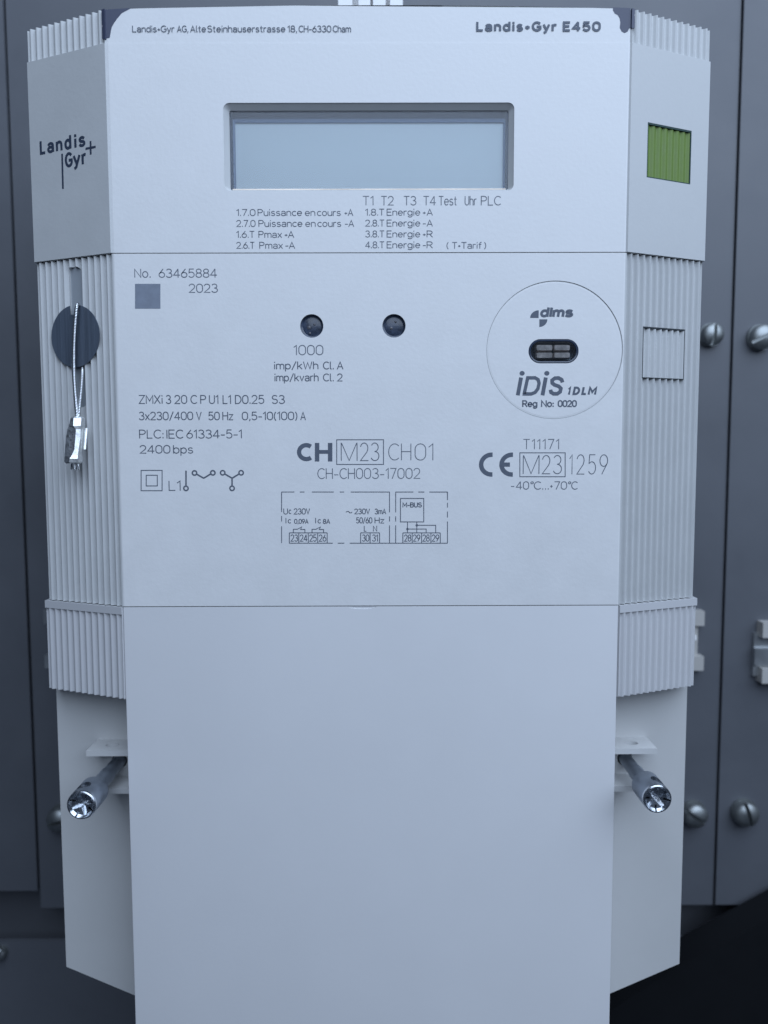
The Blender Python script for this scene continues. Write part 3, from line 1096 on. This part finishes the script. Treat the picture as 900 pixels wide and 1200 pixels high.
X = 0.70
GL = {
    ' ': (.30, []),
    '0': (.58, [stad(.58, 1)]),
    '1': (.26, [[(0, .80), (.22, 1), (.22, 0)]]),
    '2': (.56, [A(.27, .72, .27, .28, 165, -20) + [(.46, .48), (0, 0), (.56, 0)]]),
    '3': (.56, [A(.26, .76, .25, .24, 150, -90) , A(.27, .26, .29, .26, 90, -155)]),
    '4': (.60, [[(.44, 0), (.44, 1)], [(.42, .98), (0, .27), (.60, .27)]]),
    '5': (.56, [[(.50, 1), (.08, 1), (.04, .55)] + A(.26, .32, .29, .32, 130, -145)]),
    '6': (.56, [[(.40, 1), (.07, .50)] + A(.28, .30, .28, .30, 145, 505, 22)]),
    '7': (.52, [[(0, 1), (.52, 1), (.16, 0)]]),
    '8': (.56, [O(.28, .76, .24, .24), O(.28, .26, .28, .26)]),
    '9': (.56, [[(.16, 0), (.49, .50)] + A(.28, .70, .28, .30, -35, 325, 22)]),
    'A': (.62, [[(0, 0), (.31, 1), (.62, 0)], [(.10, .32), (.52, .32)]]),
    'B': (.54, [[(0, 0), (0, 1), (.28, 1)] + A(.28, .77, .22, .23, 80, -80) + [(.0, .54)], [(.28, .54)] + A(.28, .27, .26, .27, 80, -80) + [(0, 0)]]),
    'C': (.62, [A(.37, .5, .37, .5, 48, 312)]),
    'D': (.60, [[(0, 0), (0, 1), (.22, 1)] + A(.22, .5, .38, .5, 85, -85) + [(.22, 0), (0, 0)]]),
    'E': (.50, [[(.50, 1), (0, 1), (0, 0), (.50, 0)], [(0, .52), (.44, .52)]]),
    'G': (.66, [A(.37, .5, .37, .5, 48, 330) + [(.68, .46), (.40, .46)]]),
    'H': (.58, [[(0, 0), (0, 1)], [(.58, 0), (.58, 1)], [(0, .52), (.58, .52)]]),
    'I': (.04, [[(.02, 0), (.02, 1)]]),
    'J': (.4, [[(.4, 1), (.4, .25)] + A(.2, .25, .2, .25, 0, -170)]),
    'L': (.46, [[(0, 1), (0, 0), (.46, 0)]]),
    'M': (.68, [[(0, 0), (0, 1), (.34, .30), (.68, 1), (.68, 0)]]),
    '\u039c': (.68, [[(0, 0), (0, 1)], [(.02, .98), (.34, .0), (.66, .98)], [(.68, 1), (.68, 0)]]),
    'N': (.58, [[(0, 0), (0, 1), (.58, 0), (.58, 1)]]),
    'P': (.54, [[(0, 0), (0, 1), (.27, 1)] + A(.27, .74, .27, .26, 85, -85) + [(.27, .48), (0, .48)]]),
    'R': (.56, [[(0, 0), (0, 1), (.27, 1)] + A(.27, .74, .27, .26, 85, -85) + [(.27, .48), (0, .48)], [(.27, .48), (.56, 0)]]),
    'S': (.56, [A(.28, .75, .26, .25, 35, 240) + A(.27, .27, .28, .27, 62, -150)]),
    'T': (.56, [[(0, 1), (.56, 1)], [(.28, 1), (.28, 0)]]),
    'U': (.56, [[(0, 1), (0, .28)] + A(.28, .28, .28, .28, 180, 360) + [(.56, 1)]]),
    'V': (.60, [[(0, 1), (.30, 0), (.60, 1)]]),
    'W': (.86, [[(0, 1), (.20, 0), (.43, .9), (.66, 0), (.86, 1)]]),
    'X': (.58, [[(0, 0), (.58, 1)], [(0, 1), (.58, 0)]]),
    'Z': (.56, [[(0, 1), (.56, 1), (0, 0), (.56, 0)]]),
    'a': (.48, [A(.24, .52, .22, .18, 160, 0) + [(.47, .0)], O(.23, .19, .23, .20)]),
    'b': (.50, [[(0, 1.02), (0, 0)], O(.25, .35, .25, .35)]),
    'c': (.44, [A(.26, .35, .26, .35, 50, 310)]),
    'd': (.50, [[(.50, 1.02), (.50, 0)], O(.25, .35, .25, .35)]),
    'e': (.50, [[(.01, .36), (.50, .36)] + A(.25, .35, .25, .35, 5, 318)]),
    'f': (.30, [A(.28, .82, .16, .2, 80, 180) + [(.12, 0)], [(0, .68), (.28, .68)]]),
    'g': (.50, [O(.25, .36, .25, .34), [(.50, .69), (.50, -.05)] + A(.25, -.05, .25, .22, 0, -150)]),
    'h': (.46, [[(0, 1.02), (0, 0)], [(0, .42)] + A(.23, .44, .23, .26, 170, 0) + [(.46, 0)]]),
    'i': (.06, [[(.03, 0), (.03, .64)], [(.03, .90), (.03, 1.0)]]),
    'k': (.44, [[(0, 1.02), (0, 0)], [(.42, .68), (.02, .30)], [(.14, .42), (.44, 0)]]),
    'l': (.16, [[(.03, 1.02), (.03, .12), (.08, .02), (.16, .0)]]),
    'm': (.76, [[(0, .68), (0, 0)], [(0, .42)] + A(.19, .46, .19, .23, 170, 0) + [(.38, 0)], [(.38, .44)] + A(.57, .46, .19, .23, 170, 0) + [(.76, 0)]]),
    'n': (.46, [[(0, .68), (0, 0)], [(0, .42)] + A(.23, .44, .23, .25, 170, 0) + [(.46, 0)]]),
    'o': (.50, [O(.25, .35, .25, .35)]),
    'p': (.50, [[(0, .68), (0, -.30)], O(.25, .35, .25, .34)]),
    'r': (.28, [[(0, .68), (0, 0)], [(0, .40)] + A(.22, .44, .22, .25, 170, 70)]),
    's': (.42, [A(.21, .52, .19, .17, 35, 250) + A(.20, .18, .21, .18, 70, -150)]),
    't': (.30, [[(.12, .94), (.12, .14)] + A(.24, .14, .12, .14, 180, 280), [(0, .68), (.28, .68)]]),
    'u': (.46, [[(0, .68), (0, .25)] + A(.23, .25, .23, .25, 180, 355), [(.46, .68), (.46, 0)]]),
    'v': (.46, [[(0, .68), (.23, 0), (.46, .68)]]),
    'x': (.44, [[(0, .68), (.44, 0)], [(0, 0), (.44, .68)]]),
    'y': (.46, [[(0, .68), (.23, .02)], [(.46, .68), (.17, -.20), (.05, -.28)]]),
    'z': (.44, [[(0, .68), (.44, .68), (0, 0), (.44, 0)]]),
    '.': (.08, [[(.04, -.01), (.04, .10)]]),
    ',': (.12, [[(.08, .08), (.08, 0), (.02, -.14)]]),
    ':': (.08, [[(.04, 0), (.04, .11)], [(.04, .5), (.04, .61)]]),
    '-': (.36, [[(0, .38), (.36, .38)]]),
    '+': (.30, [[(0, .38), (.30, .38)], [(.15, .23), (.15, .53)]]),
    '=': (.22, [[(0, .34), (.22, .34)], [(.04, .44), (.18, .44)], [(.11, .26), (.11, .52)]]),
    '/': (.42, [[(0, -.10), (.42, 1.04)]]),
    '(': (.20, [A(.36, .45, .34, .66, 125, 235)]),
    ')': (.20, [A(-.16, .45, .34, .66, 55, -55)]),
    '~': (.60, [A(.16, .32, .16, .18, 170, 0) + A(.46, .38, .15, .18, 190, 360)]),
    '\u00b0': (.24, [O(.12, .86, .12, .13)]),
}


class Print:
    """flat print: ribbons laid a few hundredths of a millimetre proud of the surface they are printed on"""

    def __init__(self, fr, h=0.03):
        self.bm = newbm()
        self.fr = fr
        self.h = h
        self.k = 0

    def P(self, a, b):
        o, ex, ez, n = self.fr
        return o + ex * a + ez * b + n * (self.h + 0.0028 * (self.k % 9))

    def ribbon(self, pts, w, closed=False, cap=0.0):
        q = [Vector(p) for p in pts]
        r = [q[0]]
        for p in q[1:]:
            if (p - r[-1]).length > 1e-4:
                r.append(p)
        if len(r) > 2 and (r[0] - r[-1]).length < 1e-3:
            r.pop()
            closed = True
        n = len(r)
        if n < 2:
            return
        if cap and not closed:
            r[0] = r[0] + (r[0] - r[1]).normalized() * cap
            r[-1] = r[-1] + (r[-1] - r[-2]).normalized() * cap
        L, R = [], []
        for i in range(n):
            p = r[i]
            a = r[i - 1] if (i > 0 or closed) else None
            b = r[(i + 1) % n] if (i < n - 1 or closed) else None
            d1 = (p - a).normalized() if a is not None else None
            d2 = (b - p).normalized() if b is not None else None
            if d1 is None:
                d1 = d2
            if d2 is None:
                d2 = d1
            n1, n2 = Vector((-d1.y, d1.x)), Vector((-d2.y, d2.x))
            mm_ = n1 + n2
            if mm_.length < 1e-3:
                mm_ = n1.copy()
            mm_.normalize()
            s = min(1.9, 1 / max(.3, mm_.dot(n1))) * w / 2
            L.append(self.bm.verts.new(self.P(*(p + mm_ * s))))
            R.append(self.bm.verts.new(self.P(*(p - mm_ * s))))
        for i in range(n if closed else n - 1):
            j = (i + 1) % n
            self.bm.faces.new((L[i], R[i], R[j], L[j]))
        self.k += 1

    def fill(self, pts):
        self.bm.faces.new([self.bm.verts.new(self.P(*p)) for p in pts])
        self.k += 1

    def text(self, s, x0, x1, z, h, w, shear=0.0, track=0.17, only=None):
        """fit s between x0 and x1 on base line z with cap height h and stroke width w (all mm)"""
        tot = 0
        for i, ch in enumerate(s):
            tot += GL[ch][0] + (track if i < len(s) - 1 else 0)
        sx = (x1 - x0 - w) / max(tot, .05)
        x = x0 + w / 2
        hh = h - w
        for ch in s:
            wd, st = GL[ch]
            for pl in st:
                self.ribbon([(x + px * sx + shear * py * hh, z + w / 2 + py * hh) for px, py in pl], w, cap=w * .25)
            x += (wd + track) * sx

    def done(self, name, m='ink', label=None, parent=None):
        me = bpy.data.meshes.new(name)
        bmesh.ops.scale(self.bm, vec=(MM, MM, MM), verts=self.bm.verts)
        self.bm.to_mesh(me)
        self.bm.free()
        o = link(name, me, m, parent or meter)
        if label:
            o['label'] = label
        return o


FRONT = (Vector((0, 0, 0)), Vector((1, 0, 0)), Vector((0, 0, 1)), Vector((0, -1, 0)))
FRONT_PORT = (Vector((0, 0.14, 0)), Vector((1, 0, 0)), Vector((0, 0, 1)), Vector((0, -1, 0)))


def px(u, v):
    p = atY(u, v, 0)
    return p.x, p.z


PXM = 209.3 / FPX      # millimetres per photo pixel on the front, near eye level


def line(s, u0, u1, vtop, vbase, w=1.0, m='ink', name='lettering', fr=FRONT, **kw):
    p = Print(fr)
    x0, z = px(u0, vbase)
    x1, _ = px(u1, vbase)
    zt = px(u0, vtop)[1]
    p.text(s, x0, x1, z, zt - z, w * PXM, **kw)
    return p.done(name, m)


def words(items, vtop, vbase, w=1.0, m='ink', fr=FRONT, name='lettering', **kw):
    p = Print(fr)
    for s, u0, u1 in items:
        x0, z = px(u0, vbase)
        x1, _ = px(u1, vbase)
        zt = px(u0, vtop)[1]
        p.text(s, x0, x1, z, zt - z, w * PXM, **kw)
    return p.done(name, m)


words([('Landis+Gyr', 155, 204.5), ('AG,', 207.5, 221), ('Alte', 223, 241.5), ('Steinhauserstrasse', 243, 334.5), ('18,', 337, 348.5), ('CH-6330', 350, 388.3), ('Cham', 390, 411.5)],
      29.8, 37.8, .85)
words([('Landis+Gyr', 558, 652.5), ('E450', 659.5, 704)], 25.0, 37.0, 2.5, track=.34)
words([('T1', 425, 438.2), ('T2', 446.5, 461.5), ('T3', 473, 488), ('T4', 496, 511), ('Test', 514, 535.5), ('Uhr', 544.5, 558.5), ('PLC', 563.5, 587)], 229.6, 240.8, .95, 'ink_fine')
for i, (s1, s2) in enumerate((('1.7.0', [('Puissance', 302, 354), ('en', 357.3, 369.5), ('cours', 371.5, 399.5), ('+', 403.5, 407.2), ('A', 407.5, 414)]),
                              ('2.7.0', [('Puissance', 303, 354.5), ('en', 357.8, 370), ('cours', 372, 400), ('-', 404, 408), ('A', 408.3, 415)]),
                              ('1.6.T', [('Pmax', 303, 330.5), ('+', 333.5, 337.2), ('A', 337.5, 344.8)]),
                              ('2.6.T', [('Pmax', 304, 331.5), ('-', 334.3, 338.3), ('A', 338.5, 345.8)]))):
    v = 245 + 12.8 * i
    words([(s1, 277, 299.5 - (0 if i < 2 else 1))] + s2, v, v + 8.2, .88)
for i, (s1, sg, la) in enumerate((('1.8.T', '+', 'A'), ('2.8.T', '-', 'A'), ('3.8.T', '+', 'R'), ('4.8.T', '-', 'R'))):
    v = 244.6 + 12.75 * i
    words([(s1, 428, 450.5), ('Energie', 453.2, 492.5), (sg, 495.3, 499.2), (la, 500, 507.2)], v, v + 8.2, .88)
words([('(', 523, 526), ('T=Tarif', 529.5, 564.5), (')', 567, 570)], 283.6, 291.6, .95, 'ink_fine')
words([('No.', 157.5, 177), ('63465884', 186, 254.5)], 314.8, 325.6, 1.05, 'ink_fine')
line('2023', 221.3, 255.5, 332.4, 343.2, 1.05, 'ink_fine')
line('1000', 344, 379, 404.2, 416.3, 1.05, 'ink_fine')
words([('imp/kWh', 321, 373.2), ('Cl.', 378.5, 391.5), ('A', 394.8, 402.5)], 423.6, 433, 1.1)
words([('imp/kvarh', 321.5, 373.5), ('Cl.', 378.5, 391.5), ('2', 395, 401.6)], 437.6, 447, 1.1)
words([('ZMXi', 162.7, 191), ('3', 194.5, 200.8), ('20', 204.5, 219.5), ('C', 223.3, 231.2), ('P', 234.8, 241.8), ('U1', 245, 256.5), ('L1', 261, 271.3), ('D0.25', 275.5, 310),
       ('S3', 318.5, 334)], 462.8, 473.4, 1.1)
words([('3x230/400', 162.8, 226.5), ('V', 230, 236.5), ('50', 244.2, 257.7), ('Hz', 260.7, 273.5), ('0,5-10(100)', 283.5, 348.8), ('A', 352, 358.5)], 482.4, 492.5, 1.1)
words([('PLC:', 163.2, 192.2), ('IEC', 195, 215), ('61334-5-1', 218.5, 284)], 503.4, 514, 1.1)
words([('2400', 163.8, 199.8), ('bps', 203, 226.6)], 521.5, 531.6, 1.1)

# protection class square, phase symbols
p = Print(FRONT)


def rect(p, u0, u1, v0, v1, w):
    pts = [px(u0, v0), px(u1, v0), px(u1, v1), px(u0, v1)]
    p.ribbon(pts, w * PXM, closed=True)


rect(p, 165.4, 190, 551.2, 575, 1.05)
rect(p, 171.4, 184.4, 556.9, 569.4, 1.05)
p.done('class_symbol', 'ink')
line('L1', 197.8, 212.4, 563.2, 575.2, 1.05)
p = Print(FRONT)
WS = 1.75 * PXM


def ringmark(p, u, v, r=2.6):
    x, z = px(u, v)
    p.ribbon(A(x, z, r * PXM, r * PXM, 0, 360, 18), WS * .95)


for a_, b_ in (((218, 551.5), (218, 569.4)), ((230.2, 555.4), (238.8, 560.4)), ((238.6, 560.4), (247.3, 555.2)), ((263.2, 555.2), (272, 560.4)), ((280.4, 555.2), (272, 560.4)),
               ((272, 560.2), (272, 569.4))):
    p.ribbon([px(*a_), px(*b_)], WS)
for u, v in ((218, 572.2), (228, 554.2), (249.5, 554), (261, 554), (282.6, 554), (272, 572.2)):
    ringmark(p, u, v)
p.done('phase_symbol', 'ink')

# small grey patch below the serial number
p = Print(FRONT)
p.fill([px(158.3, 361.8), px(188, 361.8), px(188, 332.6), px(158.3, 332.6)])
p.done('print_patch', 'patch')

# approvals in the middle
p = Print(FRONT)
x0, z0 = px(346.3, 540.6)
x1, z1 = px(367.5, 519)
cx, cz, rx, rz = (x0 + x1) / 2 + .4, (z0 + z1) / 2, (x1 - x0) / 2 - .5, (z1 - z0) / 2 - .6
p.ribbon(A(cx + .1, cz, rx, rz, 52, 308, 20), 5.0 * PXM)
for u in (371.6, 386.9):
    p.ribbon([px(u, 519), px(u, 540.8)], 5.2 * PXM)
p.ribbon([px(372, 529.5), px(386, 529.5)], 4.4 * PXM)
p.done('approval_mark', 'ink')
p = Print(FRONT)
rect(p, 394.6, 449.4, 515.3, 544.2, 1.0)
p.done('approval_frame', 'ink')
p = Print(FRONT)
rect(p, 609.2, 662.3, 530.6, 558.6, 1.0)
p.done('approval_frame', 'ink')
words([('\u039c', 399.5, 419), ('2', 422, 432), ('3', 434.5, 444.6)], 518.6, 540.2, .95)
words([('CH', 455, 482), ('01', 486, 508.6)], 519.6, 539.6, .95, 'ink_fine')
words([('CH-CH003-17002', 372, 492.6)], 548.6, 561.4, .95, 'ink_fine')
words([('\u039c', 612.6, 632), ('2', 635, 645), ('3', 648, 658.4)], 533.2, 555.6, .95)
words([('1', 667, 671.2), ('2', 675.5, 685), ('5', 689, 698.4), ('9', 702.3, 712.2)], 532.4, 556, .95)
line('T11171', 613, 655.6, 514.4, 526.6, .95, 'ink_fine', track=.24)
words([('-', 598.6, 603), ('40', 604.5, 620), ('\u00b0', 621.5, 625.5), ('C', 625.5, 634), ('...', 635, 643.5), ('+', 644.5, 647.8), ('70', 649.5, 664.5), ('\u00b0', 665.5, 669.3), ('C', 669.3, 677)],
      564, 573.8, 1.0, 'ink_fine')
# conformity mark
p = Print(FRONT)
for u0, bar in ((577.3, False), (601.2, True)):
    xa, zt = px(u0, 530.2)
    _, zb = px(u0, 558.6)
    R = (zt - zb) / 2
    wd = 5.2 * PXM
    c_ = (xa - .25, (zt + zb) / 2)
    arcp = A(c_[0], c_[1], (R - wd / 2) * 1.06, R - wd / 2, 90, 270, 22)
    p.ribbon([(xa, zt - wd / 2)] + arcp + [(xa, zb + wd / 2)], wd)
    if bar:
        p.ribbon([(c_[0] - R * .9, c_[1]), (xa - .8, c_[1])], wd * .95)
p.done('conformity_mark', 'ink')

# wiring diagram
p = Print(FRONT, 0.03)
DW = .95 * PXM


def seg(*pts):
    p.ribbon([px(320 + a_ / 4.286, 570 + b_ / 4.286) for a_, b_ in pts], DW)


for a_, b_ in ((42, 107), (135, 158), (195, 305), (335, 357), (390, 586), (615, 705), (730, 760), (785, 877)):
    seg((a_, 28), (b_, 28))
for x_, segs in ((43, ((28, 128), (148, 176), (200, 284))), (585, ((28, 130), (150, 176), (195, 284))), (616, ((28, 130), (150, 176), (195, 284))), (876, ((28, 68), (82, 106), (126, 156), (176, 284)))):
    for a_, b_ in segs:
        seg((x_, a_), (x_, b_))
for a_, b_ in ((80, 300), (325, 358), (385, 877)):
    seg((a_, 285), (b_, 285))
for x0_, n_c, x1_ in ((82, 4, 272), (440, 2, 535), (652, 4, 840)):
    seg((x0_, 233), (x1_, 233))
    for k in range(n_c + 1):
        x_ = x0_ + (x1_ - x0_) * k / n_c
        seg((x_, 233), (x_, 284))
for x_ in (102, 196):
    seg((x_, 233), (x_, 215), (x_ + 20, 215), (x_ + 42, 203), (x_ + 38, 212))
    seg((x_ + 34, 216), (x_ + 58, 216), (x_ + 58, 233))
seg((640, 60), (757, 60), (757, 178), (640, 178), (640, 60))
seg((675, 178), (675, 233))
seg((722, 178), (722, 233))
seg((675, 214), (769, 214), (769, 233))
seg((722, 195), (817, 195), (817, 233))
for a_, b_ in ((675, 214), (722, 195)):
    x_, z_ = px(320 + a_ / 4.286, 570 + b_ / 4.286)
    p.fill(A(x_, z_, 1.5 * PXM, 1.5 * PXM, 0, 330, 11))
p.done('wiring_diagram', 'ink')


def dtext(s, a0, a1, t, b_, w=.95):
    return (s, 320 + a0 / 4.286, 320 + a1 / 4.286)


def dwords(items, t, b_, w=.95):
    words([(s, 320 + a0 / 4.286, 320 + a1 / 4.286) for s, a0, a1 in items], 570 + t / 4.286, 570 + b_ / 4.286, w)


dwords([('U', 52, 75), ('230V', 104, 186)], 110, 141)
dwords([('c', 78, 92)], 108, 139)
dwords([('I', 63, 67), ('c', 74, 91), ('I', 212, 216), ('c', 224, 241)], 157, 186)
dwords([('0,09A', 106, 178), ('8A', 250, 287)], 163, 188)
dwords([('~', 365, 398), ('230V', 408, 487), ('3mA', 510, 568)], 111, 140)
dwords([('50/60', 417, 499), ('Hz', 510, 559)], 155, 186)
dwords([('L', 456, 470), ('N', 502, 523)], 197, 227)
dwords([('M-BUS', 650, 748)], 80, 106, 1.1)
dwords([('23', 88, 126), ('24', 135, 173), ('25', 182, 220), ('26', 230, 268), ('30', 447, 484), ('31', 498, 528), ('28', 658, 695), ('29', 703, 740), ('28', 750, 787), ('29', 797, 835)], 241, 277)


# marks on the optical port
def q(a_, b_):
    return px(570 + a_ / 5.625, 330 + b_ / 5.625)


p = Print(FRONT_PORT)
cx, cz = q(345, 239)
p.fill([(cx, cz)] + [(cx - 55 / 5.625 * PXM * math.cos(t * math.pi / 20), cz + 49 / 5.625 * PXM * math.sin(t * math.pi / 20)) for t in range(11)])
cx, cz = q(350, 248)
p.fill([(cx, cz)] + [(cx + 52 / 5.625 * PXM * math.cos(t * math.pi / 20), cz - 49 / 5.625 * PXM * math.sin(t * math.pi / 20)) for t in range(11)])
x0, z0 = q(352, 236)
x1, _ = q(576, 236)
zt = q(352, 166)[1]
p.text('d', x0, q(410, 236)[0], z0, zt - z0, 3.1 * PXM, shear=.16)
p.text('I', q(414, 236)[0], q(430, 236)[0], z0, zt - z0, 3.1 * PXM, shear=.16)
p.text('m', q(433, 236)[0], q(513, 236)[0], z0, zt - z0, 3.1 * PXM, shear=.16)
p.text('s', q(515, 236)[0], q(572, 236)[0], z0, zt - z0, 2.9 * PXM, shear=.16)
p.done('port_logo', 'ink', parent=port)
p = Print(FRONT_PORT)
wd = 4.5 * PXM
for a_ in (208, 371):
    p.ribbon([q(a_, 747), q(a_ + 21, 634)], wd, cap=.1)
    x_, z_ = q(a_ + 28, 604)
    p.fill(A(x_, z_, 3.0 * PXM, 2.7 * PXM, 0, 345, 18))
p.ribbon([q(250, 738), q(273, 634), q(322, 634), q(342, 646), q(348, 670), q(340, 706), q(322, 730), q(296, 740), q(250, 740)], 3.9 * PXM, closed=True)
p.ribbon([q(503, 664), q(497, 646), q(477, 635), q(452, 636), q(434, 650), q(435, 668), q(450, 680), q(478, 690), q(492, 704), q(487, 726), q(468, 739), q(444, 739), q(427, 729), q(423, 712)], 4.2 * PXM)
p.done('port_logo', 'ink', parent=port)
p = Print(FRONT_PORT)
z0 = q(530, 748)[1]
zt = q(530, 692)[1]
for ch, a0, a1 in (('1', 532, 553), ('D', 568, 614), ('L', 626, 660), ('M', 668, 724)):
    p.text(ch, q(a0, 748)[0], q(a1, 748)[0], z0, zt - z0, 2.5 * PXM, shear=.2)
p.done('lettering', 'ink', parent=port)
p = Print(FRONT_PORT)
z0 = q(235, 828)[1]
zt = q(235, 781)[1]
for s_, a0, a1 in (('Reg', 236, 337), ('No:', 360, 447), ('0020', 470, 597)):
    p.text(s_, q(a0, 828)[0], q(a1, 828)[0], z0, zt - z0, 1.55 * PXM)
p.done('lettering', 'ink', parent=port)

# maker's logo on the left facet of the upper cover
fo = facet_frame(-1, 0.3)
p = Print(fo)


def lf(a_, b_):
    return on_facet(-1, 40 + a_ / 9, 140 + b_ / 9, 0.3)


def span(a0, b0, a1, b1):
    return lf(a0, b0), lf(a1, b1)


cap = lf(70, 222)[1] - lf(68, 375)[1]
zb = lf(68, 375)[1]
wl = 3.3 * PXM
for ch, a0, a1 in (('L', 62, 124), ('a', 140, 214), ('n', 232, 302), ('d', 322, 396), ('i', 424, 452), ('s', 470, 544)):
    p.text(ch, lf(a0, 375 - (a0 - 65) * .19)[0], lf(a1, 375 - (a1 - 65) * .19)[0], zb, cap, wl)
zg = lf(360, 508)[1]
capg = lf(360, 345)[1] - zg
for ch, a0, a1 in (('G', 326, 408), ('y', 412, 492), ('r', 502, 552)):
    p.text(ch, lf(a0, 500 - (a0 - 360) * .19)[0], lf(a1, 500 - (a1 - 360) * .19)[0], zg, capg, wl)
p.ribbon([lf(296, 362), lf(305, 732)], 2.5 * PXM)
p.ribbon([lf(543, 310), lf(650, 288)], 2.5 * PXM)
p.ribbon([lf(596, 228), lf(598, 370)], 2.5 * PXM)
p.done('logo', 'ink_dark', parent=upper)
